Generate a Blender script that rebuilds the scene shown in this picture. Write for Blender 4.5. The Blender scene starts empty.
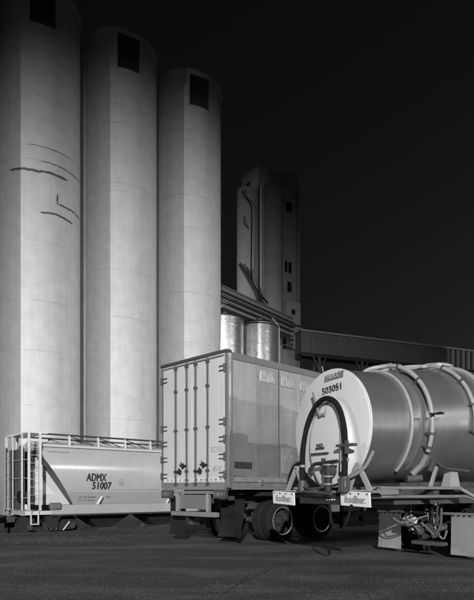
import bpy, math, random
from mathutils import Vector, Matrix
random.seed(7)
R = math.radians
scene = bpy.context.scene
col = scene.collection

# ------------------------------------------------------------------ camera
cam_data = bpy.data.cameras.new('camera')
cam = bpy.data.objects.new('camera', cam_data); col.objects.link(cam)
cam.location = (0, 0, 1.19); cam.rotation_euler = (R(90), 0, 0)
cam_data.sensor_fit = 'AUTO'; cam_data.sensor_width = 36
cam_data.lens = 569 / 600 * 36                      # view camera: level back, rise and shift
cam_data.shift_x = (237 - 300) / 600
cam_data.shift_y = (492 - 300) / 600
cam_data.clip_start = 0.1; cam_data.clip_end = 6000
scene.camera = cam
scene.render.resolution_x, scene.render.resolution_y = 809, 1024

# ------------------------------------------------------------------ night sky
world = bpy.data.worlds.new('World'); scene.world = world; world.use_nodes = True
wn, wl = world.node_tree.nodes, world.node_tree.links
wn.clear()
sky = wn.new('ShaderNodeTexSky'); sky.sky_type = 'NISHITA'; sky.sun_disc = False
sky.sun_elevation = R(4); sky.sun_rotation = R(40)
bw = wn.new('ShaderNodeRGBToBW'); bg = wn.new('ShaderNodeBackground'); wo = wn.new('ShaderNodeOutputWorld')
bg.inputs['Strength'].default_value = 0.0005
wl.new(sky.outputs[0], bw.inputs[0]); wl.new(bw.outputs[0], bg.inputs[0]); wl.new(bg.outputs[0], wo.inputs[0])

scene.view_settings.view_transform = 'Standard'
scene.view_settings.look = 'None'
scene.view_settings.exposure = 3.0
scene.view_settings.gamma = 1.0
scene.view_settings.use_curve_mapping = False

# ------------------------------------------------------------------ materials (black and white picture: all greys)
MATS = {}
def mat(name, v, rough=.6, metal=0.0, var=.15, scale=3.0, bump=.0, bscale=40., streak=0.0, speck=0.0, spec=.5, coat=0.0, sdir=(2.2, 2.2, .07), rv=.3, stain=0.0):
    m = bpy.data.materials.new(name); m.use_nodes = True
    n, l = m.node_tree.nodes, m.node_tree.links
    b = n['Principled BSDF']
    tc = n.new('ShaderNodeTexCoord')
    def noise(sc, det=6, vec=None, rough_=.6):
        t = n.new('ShaderNodeTexNoise'); t.inputs['Scale'].default_value = sc
        t.inputs['Detail'].default_value = det; t.inputs['Roughness'].default_value = rough_
        l.new(vec if vec else tc.outputs['Object'], t.inputs['Vector']); return t.outputs['Fac']
    def math_(op, a, b_):
        t = n.new('ShaderNodeMath'); t.operation = op
        for i, q in enumerate((a, b_)):
            if isinstance(q, (int, float)): t.inputs[i].default_value = q
            else: l.new(q, t.inputs[i])
        return t.outputs[0]
    f = math_('MULTIPLY_ADD', noise(scale), 2 * var); f.node.inputs[2].default_value = 1 - var
    if streak:
        mp = n.new('ShaderNodeMapping'); mp.inputs['Scale'].default_value = sdir
        l.new(tc.outputs['Object'], mp.inputs['Vector'])
        s = math_('MULTIPLY_ADD', noise(1.6, 5, mp.outputs[0], .65), 2 * streak); s.node.inputs[2].default_value = 1 - streak
        f = math_('MULTIPLY', f, s)
    if stain:
        sn = n.new('ShaderNodeMapRange'); sn.inputs[1].default_value = .46; sn.inputs[2].default_value = .60
        sn.inputs[3].default_value = 1 - stain; sn.inputs[4].default_value = 1.12
        mp2 = n.new('ShaderNodeMapping'); mp2.inputs['Scale'].default_value = (.35, 1.0, 1); mp2.inputs['Rotation'].default_value = (0, 0, .5)
        l.new(tc.outputs['Object'], mp2.inputs['Vector']); l.new(noise(.9, 7, mp2.outputs[0], .65), sn.inputs[0]); f = math_('MULTIPLY', f, sn.outputs[0])
        f = math_('MULTIPLY', f, (lambda q: (setattr(q.node.inputs[2], 'default_value', .35), q)[1])(math_('MULTIPLY_ADD', noise(11, 8, None, .8), 1.3)))
    if speck:
        s = noise(26, 8, None, .9)
        r = n.new('ShaderNodeMapRange'); r.inputs[1].default_value = .44; r.inputs[2].default_value = .68
        r.inputs[3].default_value = 1 - speck * .4; r.inputs[4].default_value = 1 + speck * 2
        l.new(s, r.inputs[0]); f = math_('MULTIPLY', f, r.outputs[0])
    f = math_('MULTIPLY', f, v)
    c = n.new('ShaderNodeCombineColor'); [l.new(f, c.inputs[i]) for i in range(3)]
    l.new(c.outputs[0], b.inputs['Base Color'])
    rr = math_('MULTIPLY_ADD', noise(scale * 2.3), rv); rr.node.inputs[2].default_value = rough - rv / 2
    l.new(rr, b.inputs['Roughness'])
    b.inputs['Metallic'].default_value = metal
    b.inputs['Specular IOR Level'].default_value = spec
    b.inputs['Coat Weight'].default_value = coat
    if bump:
        bp = n.new('ShaderNodeBump'); bp.inputs['Strength'].default_value = bump; bp.inputs['Distance'].default_value = .02
        l.new(noise(bscale, 5), bp.inputs['Height']); l.new(bp.outputs[0], b.inputs['Normal'])
    MATS[name] = m; return m

mat('silo_concrete', .56, .85, var=.20, scale=.9, streak=.13, bump=.25, bscale=5, spec=.2)
mat('old_concrete', .44, .9, var=.2, scale=.5, streak=.15, bump=.2, bscale=5, spec=.2)
mat('tower_light', .50, .9, var=.2, scale=.5, streak=.1, bump=.2, bscale=5, spec=.2)
mat('joint', .36, .9, var=.3, scale=2)
mat('tar', .10, .7, var=.2, scale=4)
mat('black', .012, .7, var=.2)
mat('dark_steel', .05, .55, var=.3, scale=3, bump=.1)
mat('mid_steel', .16, .5, var=.25, scale=2.5, bump=.1)
mat('bogie_iron', .028, .75, var=.3, scale=4, bump=.15, spec=.25)
mat('galvanised', .80, .30, metal=.88, var=.18, scale=1.2, streak=.12)
mat('dark_cladding', .20, .7, var=.25, scale=.6, streak=.2)
mat('roof_sheet', .15, .6, var=.25, scale=.8)
mat('white_paint', .62, .42, var=.07, scale=1.2, streak=.05, coat=.2)
mat('car_paint', .45, .23, var=.10, scale=1.0, streak=.13, coat=.3, rv=.12)
mat('car_shade', .09, .55, var=.2, scale=1.5, streak=.1)  # shaded undersides and ends of the cars, shade put into the colour
mat('door_paint', .45, .45, var=.14, scale=1.6, streak=.16, bump=.08, bscale=3)
mat('alloy', .42, .40, metal=.7, var=.28, scale=1.7, streak=.25, bump=.16, bscale=3.2)
mat('alloy_dull', .33, .46, metal=.65, var=.32, scale=1.9, streak=.28, bump=.2, bscale=2.8)
mat('alloy_bright', .48, .38, metal=.72, var=.28, scale=1.5, streak=.25, bump=.16, bscale=3.6)
mat('scuffed_alloy', .46, .38, metal=.6, var=.5, scale=6, bump=.4, bscale=10)
mat('tank_steel', .38, .33, metal=.82, var=.16, scale=1.3, streak=.2, bump=.05, bscale=3, sdir=(5.0, .35, .35), rv=.2)
mat('tank_head', .46, .45, var=.13, scale=2.2, streak=.12, bump=.03, bscale=4)
mat('pipe_paint', .25, .45, var=.15, scale=4)
mat('rubber', .011, .85, spec=.25, var=.35, scale=6, bump=.15, bscale=30)
mat('hose_rubber', .006, .85, spec=.2, var=.3, scale=8)
mat('flap_white', .20, .6, var=.35, scale=2.5, bump=.1, bscale=10)
mat('sign_white', .60, .5, var=.12, scale=5)
mat('sign_grey', .13, .5, var=.15, scale=5)
mat('ink', .03, .6, var=.1)
mat('ink_faint', .24, .6, var=.15)
mat('plate_text', .45, .6, var=.1)
mat('lens', .10, .25, var=.1)
mat('pavement', .115, .85, var=.55, scale=.6, bump=.8, bscale=28, speck=.9, stain=.45, spec=.25)
mat('asphalt', .058, .8, var=.55, scale=.5, bump=1.0, bscale=30, speck=1.7, stain=.40, spec=.25)
mat('earth', .05, .95, var=.4, scale=.3, bump=.5, bscale=8)
mat('ballast', .09, .95, var=.4, scale=4, bump=.6, bscale=20)
mat('timber', .07, .85, var=.3, scale=3)
mat('stone', .08, .9, var=.5, scale=3)
lampm = bpy.data.materials.new('lamp_glass'); lampm.use_nodes = True
lampm.node_tree.nodes['Principled BSDF'].inputs['Emission Color'].default_value = (1, 1, 1, 1)
lampm.node_tree.nodes['Principled BSDF'].inputs['Emission Strength'].default_value = 4
MATS['lamp_glass'] = lampm

# ------------------------------------------------------------------ mesh helpers
class MB:
    def __init__(s): s.v = []; s.f = []
    def add(s, vs, fs):
        k = len(s.v); s.v += [tuple(q) for q in vs]; s.f += [tuple(i + k for i in q) for q in fs]; return s
    def box(s, x0, x1, y0, y1, z0, z1, M=None, c=0.0):
        if c <= 0:
            vs = [Vector((x, y, z)) for z in (z0, z1) for x, y in ((x0, y0), (x1, y0), (x1, y1), (x0, y1))]
            fs = [(3, 2, 1, 0), (4, 5, 6, 7), (0, 1, 5, 4), (1, 2, 6, 5), (2, 3, 7, 6), (3, 0, 4, 7)]
        else:                                                    # chamfered box
            vs, idx, fs = [], {}, []
            P = (x0, x1), (y0, y1), (z0, z1)
            for ix in (0, 1):
                for iy in (0, 1):
                    for iz in (0, 1):
                        for ax in range(3):
                            p = [P[0][ix], P[1][iy], P[2][iz]]
                            for a, i in enumerate((ix, iy, iz)):
                                if a != ax: p[a] += c if i == 0 else -c
                            idx[ix, iy, iz, ax] = len(vs); vs.append(Vector(p))
            ctr = Vector(((x0 + x1) / 2, (y0 + y1) / 2, (z0 + z1) / 2))
            def face(ids):
                pts = [vs[i] for i in ids]; m = sum(pts, Vector()) / len(pts)
                nrm = (pts[1] - pts[0]).cross(pts[2] - pts[0])
                fs.append(tuple(ids) if nrm.dot(m - ctr) > 0 else tuple(reversed(ids)))
            for ax in range(3):
                o = [a for a in range(3) if a != ax]
                for i in (0, 1):
                    q = []
                    for j, k in ((0, 0), (1, 0), (1, 1), (0, 1)):
                        t = [0, 0, 0]; t[ax] = i; t[o[0]] = j; t[o[1]] = k; q.append(idx[(*t, ax)])
                    face(q)
                for j in (0, 1):                                 # edges along ax
                    for k in (0, 1):
                        q = []
                        for i, a in ((0, o[0]), (1, o[0]), (1, o[1]), (0, o[1])):
                            t = [0, 0, 0]; t[ax] = i; t[o[0]] = j; t[o[1]] = k; q.append(idx[(*t, a)])
                        face(q)
            for ix in (0, 1):
                for iy in (0, 1):
                    for iz in (0, 1): face([idx[ix, iy, iz, a] for a in range(3)])
        if M is not None: vs = [M @ q for q in vs]
        return s.add(vs, fs)
    def bar(s, p0, p1, w, h=None, up=(0, 0, 1)):                 # rectangular bar between two points
        h = h or w; p0, p1 = Vector(p0), Vector(p1); d = (p1 - p0).normalized(); u = Vector(up)
        if abs(d.dot(u)) > .98: u = Vector((1, 0, 0))
        a = d.cross(u).normalized(); b = a.cross(d)
        vs = [p + a * i * w / 2 + b * j * h / 2 for p in (p0, p1) for i, j in ((-1, -1), (1, -1), (1, 1), (-1, 1))]
        return s.add(vs, [(0, 1, 2, 3), (7, 6, 5, 4), (0, 4, 5, 1), (1, 5, 6, 2), (2, 6, 7, 3), (3, 7, 4, 0)])
    def tube(s, pts, r, n=12, cap=True):
        pts = [Vector(p) for p in pts]; k = len(pts); rs = r if isinstance(r, (list, tuple)) else [r] * k
        ref = None; vs = []
        for i, p in enumerate(pts):
            d = (pts[min(i + 1, k - 1)] - pts[max(i - 1, 0)]).normalized()
            if ref is None:
                ref = Vector((0, 0, 1)) if abs(d.z) < .9 else Vector((1, 0, 0))
            a = (ref - d * ref.dot(d)).normalized(); ref = a; b = d.cross(a)
            vs += [p + (a * math.cos(t) + b * math.sin(t)) * rs[i] for t in (2 * math.pi * j / n for j in range(n))]
        fs = [(i * n + j, i * n + (j + 1) % n, (i + 1) * n + (j + 1) % n, (i + 1) * n + j) for i in range(k - 1) for j in range(n)]
        if cap: fs += [tuple(reversed(range(n))), tuple(range((k - 1) * n, k * n))]
        return s.add(vs, fs)
    def lathe(s, prof, n=32, M=None, cap=True):                  # profile (r, z) about local z
        vs = [Vector((r * math.cos(t), r * math.sin(t), z)) for r, z in prof for t in (2 * math.pi * j / n for j in range(n))]
        k = len(prof)
        fs = [(i * n + j, i * n + (j + 1) % n, (i + 1) * n + (j + 1) % n, (i + 1) * n + j) for i in range(k - 1) for j in range(n)]
        if cap: fs += [tuple(reversed(range(n))), tuple(range((k - 1) * n, k * n))]
        if M is not None: vs = [M @ q for q in vs]
        return s.add(vs, fs)
    def prism(s, poly, a, M=None):                               # polygon in x,z extruded along y: a=(y0,y1)
        n = len(poly)
        vs = [Vector((x, y, z)) for y in a for x, z in poly]
        fs = [tuple(range(n)), tuple(reversed(range(n, 2 * n)))] + [(i, i + n, (i + 1) % n + n, (i + 1) % n) for i in range(n)]
        if M is not None: vs = [M @ q for q in vs]
        return s.add(vs, fs)
    def mesh(s, name, smooth=40):
        me = bpy.data.meshes.new(name); me.from_pydata(s.v, [], s.f); me.update()
        if smooth:
            me.polygons.foreach_set('use_smooth', [True] * len(me.polygons)); me.set_sharp_from_angle(angle=R(smooth))
        return me
    def build(s, name, m, parent=None, smooth=40, loc=None, rot=None, label=None):
        me = s.mesh(name, smooth); return put(name, me, m, parent, loc, rot, label)
def put(name, me, m, parent=None, loc=None, rot=None, label=None):
    if m and not me.materials: me.materials.append(MATS[m])
    o = bpy.data.objects.new(name, me); col.objects.link(o); o.parent = parent
    if loc: o.location = loc
    if rot: o.rotation_euler = rot
    if label: o['label'] = label
    return o
def thing(name, label, cat, loc=(0, 0, 0), rotz=0, group=None):
    o = bpy.data.objects.new(name, None); col.objects.link(o); o.location = loc; o.rotation_euler = (0, 0, rotz)
    o.empty_display_size = .2
    return tag(o, label, cat, group)
def tag(o, label, cat, group=None):
    o['label'] = label; o['category'] = cat
    if group: o['group'] = group
    return o
def copy_tree(o, parent=None):
    c = o.copy(); col.objects.link(c); c.parent = parent
    for ch in list(o.children): copy_tree(ch, c)
    return c
def text(body, size, m, parent, origin, right, up, shear=0, name='lettering', bold=0.0, width=None, extr=.002):
    cu = bpy.data.curves.new(name, 'FONT'); cu.body = body; cu.size = size; cu.shear = shear
    cu.extrude = extr; cu.align_x = 'CENTER'; cu.align_y = 'CENTER'; cu.resolution_u = 3
    t = bpy.data.objects.new(name, cu); col.objects.link(t)
    bpy.context.view_layer.update()
    me = bpy.data.meshes.new_from_object(t.evaluated_get(bpy.context.evaluated_depsgraph_get()))
    bpy.data.objects.remove(t)
    if width:
        xs = [v.co.x for v in me.vertices]; k = width / (max(xs) - min(xs))
        for v in me.vertices: v.co.x *= k
    if bold:
        vs = [v.co.copy() for v in me.vertices]; fs = [tuple(p.vertices) for p in me.polygons]; mb = MB()
        for k, (a, b) in enumerate(((0, 0), (1, 0), (-1, 0), (0, 1), (0, -1))):
            mb.add([v + Vector((a * bold, b * bold, k * .0009)) for v in vs], fs)
        me = mb.mesh(name, 0)
    r, u = Vector(right).normalized(), Vector(up).normalized(); n = r.cross(u).normalized(); u = n.cross(r)
    M = Matrix((r, u, n)).transposed().to_4x4(); M.translation = Vector(origin)
    me.transform(M); me.materials.clear(); me.materials.append(MATS[m]); me.name = name
    o = bpy.data.objects.new(name, me); col.objects.link(o); o.parent = parent
    return o
def bez(pts, n=10):                                              # Catmull-Rom through points
    P = [Vector(p) for p in pts]; P = [P[0] * 2 - P[1]] + P + [P[-1] * 2 - P[-2]]; out = []
    for i in range(1, len(P) - 2):
        a, b, c, d = P[i - 1:i + 3]
        for k in range(n):
            t = k / n
            out.append(.5 * ((2 * b) + (c - a) * t + (2 * a - 5 * b + 4 * c - d) * t * t + (3 * b - a - 3 * c + d) * t ** 3))
    return out + [P[-2]]
def struct(o): o['kind'] = 'structure'; return o
def bdir(deg): return Vector((math.sin(R(deg)), math.cos(R(deg)), 0))    # compass bearing from the view axis

TRK = -0.90                                                      # level of the railway yard below the paved lot

# ------------------------------------------------------------------ yard lamps (real masts left of and behind the camera)
def yard_light(label, pos, height, heads):
    t = thing('yard_light', label, 'lamp post', pos, 0, 'floodlight masts round the yard')
    MB().lathe([(.32, 0), (.32, .25), (.14, .3), (.08, height)], 14).build('pole', 'mid_steel', t)
    MB().box(-.9, .9, -.05, .05, height - .1, height).build('crossarm', 'dark_steel', t)
    for i, (target, power, cone, blend) in enumerate(heads):
        p = Vector((-.6 + 1.2 * i / max(1, len(heads) - 1) if len(heads) > 1 else 0, 0, height + .35)); d = (Vector(target) - Vector(pos) - p).normalized()
        q = d.to_track_quat('-Z', 'Y').to_matrix().to_4x4(); q.translation = p
        h = MB().box(-.3, .3, -.22, .22, -.02, .3, q, .03).build('lamp_head', 'dark_steel', t)
        MB().box(-.26, .26, -.18, .18, -.03, -.022, q).build('lens', 'lamp_glass', h)
        ld = bpy.data.lights.new('floodlight', 'SPOT'); ld.energy = power; ld.spot_size = R(cone * 2); ld.spot_blend = blend
        ld.shadow_soft_size = .4; ld.color = (1, 1, 1)
        lo = bpy.data.objects.new('floodlight', ld); col.objects.link(lo); lo.parent = t
        lo.matrix_local = Matrix.Translation(p + d * .3) @ d.to_track_quat('-Z', 'Y').to_matrix().to_4x4()
    return t
yard_light('tall floodlight mast far to the left of the silos', (-76, -15.7, TRK), 9.5,
           [((-19, 60, -1), 33500, 28.3, 1.0), ((0, 12, .5), 5000, 24, .8)])
yard_light('tall floodlight mast in the lot behind the photographer', (4, -50, 0), 18.0,
           [((-12, 50, -10), 31500, 30.5, 1.0)])
yard_light('tall floodlight mast far to the right of the trailers', (92, 2, 0), 9.0,
           [((-13, 67, 7), 33000, 18.5, 1.0), ((-4, 16, 0), 2300, 18, .9)])
yard_light('very tall light mast far right, aimed at the railcars', (82, -20, 0), 27.0,
           [((-9, 25, 2.5), 11000, 8, 1.0)])

# ------------------------------------------------------------------ ground
struct(MB().add([(-3000, -3000, TRK), (3000, -3000, TRK), (3000, 3000, TRK), (-3000, 3000, TRK)], [(0, 1, 2, 3)]).build('ground', 'earth', smooth=0))
crest_o, crest_d = Vector((-7.66, 16.9, 0)), bdir(47); crest_n = Vector((-crest_d.y, crest_d.x, 0))
def crest(s, off=0, z=0): p = crest_o + crest_d * s + crest_n * off; return (p.x, p.y, z)
m = MB(); n = 120; back = -140
rng = random.Random(3)
for i in range(n + 1):
    s = -90 + 200 * i / n
    w = rng.uniform(-.12, .12)
    m.v += [crest(s, back, 0), crest(s, w, 0), crest(s, .35 + w, -.12), crest(s, 1.9 + w, TRK + .004)]
for i in range(n):
    for j in range(3): a = i * 4 + j; m.f.append((a, a + 4, a + 5, a + 1))
struct(m.build('pavement', 'pavement'))
# darker sheet covering the near part of the lot
a0, a1 = Vector((-4.66, 9.15)), Vector((.41, 11.7)); ad = (a1 - a0).normalized()
m = MB(); N = 160
for i in range(N + 1):
    s = -40 + 80 * i / N; p = a0 + ad * s; w = rng.uniform(-.05, .05); q = p + Vector((ad.y, -ad.x)) * 60
    m.v += [(p.x - ad.y * w, p.y + ad.x * w, .004), (q.x, q.y, .004)]
m.f = [(2 * i, 2 * i + 1, 2 * i + 3, 2 * i + 2) for i in range(N)]
struct(m.build('near_lot', 'asphalt', smooth=0))
# crack in the asphalt and loose stones
def ribbon(pts, w, z):
    m = MB(); P = bez([(x, y, 0) for x, y in pts], 8)
    for i, p in enumerate(P):
        d = (P[min(i + 1, len(P) - 1)] - P[max(0, i - 1)]).normalized(); a = Vector((-d.y, d.x, 0)) * w * rng.uniform(.4, 1.3)
        j = Vector((rng.uniform(-.02, .02), rng.uniform(-.02, .02), 0))
        for q in (p + a + j, p - a + j): m.v.append((q.x, q.y, z))
    m.f = [(2 * i, 2 * i + 1, 2 * i + 3, 2 * i + 2) for i in range(len(P) - 1)]
    return m
for pts in ([(-.9, 6.6), (-.75, 7.6), (-.45, 8.7), (-.2, 9.7), (.15, 11.2)], [(-5.5, 8.0), (-4.2, 8.1), (-3.2, 7.7), (-2.2, 7.9)]):
    struct(ribbon(pts, .012, .008).build('asphalt_crack', 'black', smooth=0))
m = MB()
for i in range(1900):
    if i < 520:
        s = rng.gauss(-.3, 2.2); o = rng.gauss(-3.2, .6); p = crest_o + crest_d * s + crest_n * o; r = rng.uniform(.004, .02)
    else:
        p = Vector((rng.uniform(-7, 5), rng.uniform(6.2, 15), 0)); r = rng.uniform(.003, .010)
    vs = [(p.x + r * math.cos(a) * rng.uniform(.7, 1.3), p.y + r * math.sin(a) * rng.uniform(.7, 1.3), .005 + h * r) for h, k in ((0, 4), (.8, 3)) for a in (2 * math.pi * j / k + rng.random() for j in range(k))]
    m.add(vs, [(0, 1, 4), (1, 5, 4), (1, 2, 5), (2, 6, 5), (2, 3, 6), (3, 4, 6), (3, 0, 4), (4, 5, 6)])
o = m.build('loose_gravel', 'stone', smooth=0); o['kind'] = 'stuff'; o['label'] = 'loose gravel and grit scattered over the paved lot'; o['category'] = 'gravel'

# ------------------------------------------------------------------ concrete silos
SB = 47.94; sd = bdir(SB); silo0 = Vector((-24.99, 54.68, TRK)); SR, SS = 3.6, 8.222
def surf(b, r, z): d = bdir(b); return (d.x * r, d.y * r, z)
def arc_strip(b_z, w, r=SR + .006, taper=True, jit=0.0, g=rng):
    P = []
    for (b0, z0), (b1, z1) in zip(b_z[:-1], b_z[1:]):
        k = max(2, int(abs(b1 - b0) / 2.2), int(abs(z1 - z0) / .15))
        P += [(b0 + (b1 - b0) * i / k, z0 + (z1 - z0) * i / k) for i in range(k)]
    P.append(b_z[-1]); m = MB(); K = len(P)
    for i, (b, z) in enumerate(P):
        z += g.uniform(-jit, jit); b2, z2 = P[min(i + 1, K - 1)]; b1, z1 = P[max(i - 1, 0)]
        ww = w * (min(1, .25 + min(i, K - 1 - i) * .35) if taper else 1) * g.uniform(.75, 1.2)
        vert = abs(z2 - z1) > abs(R(b2 - b1) * SR)
        for s in (-1, 1): m.v.append(surf(b + (math.degrees(s * ww / SR) if vert else 0), r, z + (0 if vert else s * ww)))
    m.f = [(2 * i, 2 * i + 2, 2 * i + 3, 2 * i + 1) for i in range(K - 1)]
    return m
def silo(i, label):
    p = silo0 + sd * SS * i
    t = thing('concrete_silo', label, 'silo', p, 0, 'row of concrete grain silos')
    top = 47.44 - TRK
    prof = [(SR, 0), (SR, top - .35), (SR + .09, top - .33), (SR + .09, top), (SR - .15, top + .03)]
    MB().lathe(prof, 128).build('wall', 'silo_concrete', t, 30)
    MB().lathe([(SR - .5, top + .02), (SR - .5, top + .5), (SR - .7, top + .55)], 64).build('roof_slab', 'old_concrete', t, 30)
    g = random.Random(20 + i)
    # louvred opening near the top, facing the yard
    q = Matrix.Rotation(-R(151.6), 4, 'Z')                       # local +y -> outward
    zb, zt = 43.55 - TRK, 46.7 - TRK
    f = MB().box(-1.0, 1.0, 3.3, 3.64, zb, zt, q).build('louvre_opening', 'dark_steel', t, 0)
    fr = MB()
    for x in (-1.03, 1.0): fr.box(x, x + .06, 3.35, 3.70, zb - .03, zt + .06, q)
    fr.box(-.97, .97, 3.35, 3.70, zt + .002, zt + .06, q)
    fr.build('frame', 'dark_steel', f, 0)
    for k in range(9):
        z = zb + .12 + k * .34
        tl = .12 if k > 2 else g.uniform(-.1, .25)
        x1 = .95 if k > 1 else g.uniform(-.2, .95)
        MB().add([q @ Vector(v) for v in ((-.95, 3.65, z), (x1, 3.65, z + tl * .3), (x1, 3.69, z - .1 + tl * .3), (-.95, 3.69, z - .1))], [(0, 1, 2, 3), (3, 2, 1, 0)][:1]).build('slat', 'mid_steel' if k < 3 else 'dark_steel', f, 0)
    # pour joints
    for z in [4, 9, 14, 18.5, 23.9, 31.15, 32.46, 37, 41.3, 45.2]:
        z += (0 if i == 0 else g.uniform(-1.8, 1.8)) - TRK
        b = 70 if g.random() < .6 else g.uniform(100, 150); e = 265 if g.random() < .5 else g.uniform(170, 250)
        while b < e - 6:
            l = g.uniform(25, 80); arc_strip([(b, z), (min(e, b + l), z + g.uniform(-.05, .05))], g.uniform(.012, .03), SR + .004, True, .015, g).build('pour_joint', 'joint', t, 0)
            b += l + g.uniform(0, 22)
    for k in range(5):                                           # small patches
        b, z = g.uniform(90, 240), g.uniform(6, 40)
        arc_strip([(b, z), (b + g.uniform(.6, 4), z + g.uniform(-.1, .1))], g.uniform(.03, .06), SR + .005, True, .02, g).build('patch', 'joint', t, 0)
    if i < 2:                                                    # wall closing the gap to the next silo
        nrm = bdir(SB + 90); qq = Matrix.Rotation(R(90 - SB), 4, 'Z')
        MB().box(SR - 1.0, SS - SR + 1.0, .7, .95, 0, top - .4, qq).build('link_wall', 'silo_concrete', t, 0)
    return t
silo(-1, 'concrete grain silo outside the picture, left of all the others')
s0 = silo(0, 'nearest tall concrete silo with black tar-sealed cracks, behind the railcar ladder')
for pts, w in (([(198.8, 30.15), (183.1, 30.23), (171.2, 30.17), (156.7, 30.13), (148.8, 30.21), (136.5, 30.24), (124.4, 30.24), (113.9, 30.28)], .11),
               ([(130.9, 28.68), (131.5, 28.21), (132.1, 27.64)], .085), ([(132.1, 27.66), (121.1, 27.65), (106.5, 27.69), (95, 27.66), (79, 27.66)], .075),
               ([(155.4, 26.43), (144.8, 26.56), (133, 26.65), (119.4, 26.58), (104, 26.5)], .10),
               ([(154.1, 31.12), (135.1, 31.15), (105.6, 31.11), (82.5, 31.24)], .045), ([(171.2, 32.46), (142, 32.44), (107.8, 32.45)], .03)):
    arc_strip([(b, z - TRK) for b, z in pts], w, SR + .014, True, .04).build('sealed_crack', 'tar', s0, 0)
silo(1, 'middle tall concrete silo, second from the left, with black louvre near its top')
silo(2, 'farthest and shortest looking concrete silo, right end of the silo row')

# wall floodlight on the back of the right hand silo, lighting the bins
wlp = Vector((-13.35, 69.5, 19.0))
t = thing('wall_floodlight', 'small floodlight fixed to the back of the right hand silo', 'lamp', wlp, 0)
wd = Vector((-8.6, 77.5, 19.0)) - wlp; wd.normalize(); q = wd.to_track_quat('-Z', 'Y').to_matrix().to_4x4()
wh = MB().box(-.25, .25, -.2, .2, -.02, .25, q, .03).build('lamp_head', 'dark_steel', t)
MB().box(-.21, .21, -.16, .16, -.03, -.022, q).build('lens', 'lamp_glass', wh)
MB().box(-.06, .06, -.45, .0, -.05, .05).build('wall_bracket', 'dark_steel', t)
ld = bpy.data.lights.new('floodlight', 'SPOT'); ld.energy = 1700; ld.spot_size = R(130); ld.spot_blend = .5; ld.shadow_soft_size = .06
lo = bpy.data.objects.new('floodlight', ld); col.objects.link(lo); lo.parent = t; lo.matrix_local = Matrix.Translation(wd * .12) @ q

# ------------------------------------------------------------------ steel bins behind the trailer
for (x, y, top, lab) in ((-10.2, 76.5, 24.2, 'bright galvanised steel bin half hidden by the right hand silo'),
                         (-5.7, 80.0, 24.4, 'galvanised steel bin with dark left half, below the elevator tower')):
    t = thing('steel_bin', lab, 'bin', (x, y, TRK), 0, 'galvanised bins by the elevator')
    H = top - TRK; prof = []
    for k in range(int(H / .11)): prof.append((2.6 + (.012 if k % 2 else 0), k * .11))
    MB().lathe(prof, 72).build('shell', 'galvanised', t, 60)
    MB().lathe([(2.7, H - .06), (2.7, H), (.5, H + .9), (.45, H + 1.1)], 48).build('roof', 'mid_steel', t, 30)
    for k in range(1, 11):
        MB().lathe([(2.622, k * 2.4), (2.635, k * 2.4 + .02), (2.635, k * 2.4 + .09), (2.622, k * 2.4 + .11)], 72, cap=False).build('hoop', 'galvanised', t, 60)
    for k in range(14):
        b = 25.7 * k; MB().box(-.05, .05, 2.62, 2.68, 0, H - .1, Matrix.Rotation(-R(b + 8), 4, 'Z')).build('stiffener', 'galvanised', t, 0) if 0 else None

# ------------------------------------------------------------------ elevator tower
K = Vector((-7.0, 95.0, TRK)); trot = R(90 - 50)
t = thing('elevator_tower', 'tall dark concrete grain elevator tower rising behind the steel bins', 'tower', K, trot)
def tl(px, y_off=0):                                             # where along the front face a pixel column lies
    k = (px - 300) / 569; d = bdir(50); return (k * K.y - K.x) / (d.x - k * d.y)
def tz(py, px=280): a = tl(px); return 1.19 - TRK - (py - 492) / 569 * (K.y + bdir(50).y * a)
head_z = tz(187, 262); top_z = 1.19 - TRK + 325 / 569 * 95
MB().box(0, tl(289), 0, 4.9, head_z, top_z, None, .04).build('head_house', 'tower_light', t)
hh = MB().box(-.06, tl(289) + .06, -.06, 4.96, top_z + .002, top_z + .25).build('head_roof', 'old_concrete', t)
MB().box(-.04, -.004, 2.4, 3.5, tz(181, 250), tz(172, 250)).build('window', 'black', t, 0)
MB().box(tl(284), tl(302), .6, 6.0, 0, tz(180, 292)).build('shaft', 'old_concrete', t, 0)
MB().box(tl(284) + .3, tl(302) + .0, .598, .602, tz(180, 292) + .002, tz(180, 292) + .01).build('shaft_coping', 'old_concrete', t, 0)
bxh = MB().box(tl(285), tl(295.5), -.9, .9, tz(190, 290), tz(173, 290), None, .04).build('roof_cabin', 'tower_light', t)
for (x0, x1, y0, y1) in ((288, 294, 201, 211), (287, 289.4, 261, 272), (290.6, 293.5, 261, 272), (289.5, 293.5, 281, 291), (291.5, 295, 322, 329)):
    w = MB().box(tl(x0), tl(x1), .56, .61, tz(y1, 291), tz(y0, 291)).build('window', 'black', t, 0)
    MB().box(tl(x0) - .1, tl(x1) + .1, .50, .59, tz(y1, 291) - .12, tz(y1, 291) - .002).build('sill', 'old_concrete', w, 0)
MB().box(tl(283.2), tl(297), -1.0, .58, tz(325, 290), tz(303, 290), None, .04).build('lower_cabin', 'tower_light', t)
MB().box(tl(288), tl(291.5), -1.03, -1.004, tz(316, 290), tz(311, 290)).build('window', 'black', t, 0)
MB().box(tl(284.6), tl(301), -.5, .55, tz(349, 290), tz(326, 290)).build('base_housing', 'old_concrete', t, 0)
wl2t = Matrix.Rotation(-trot, 4, 'Z')
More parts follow.
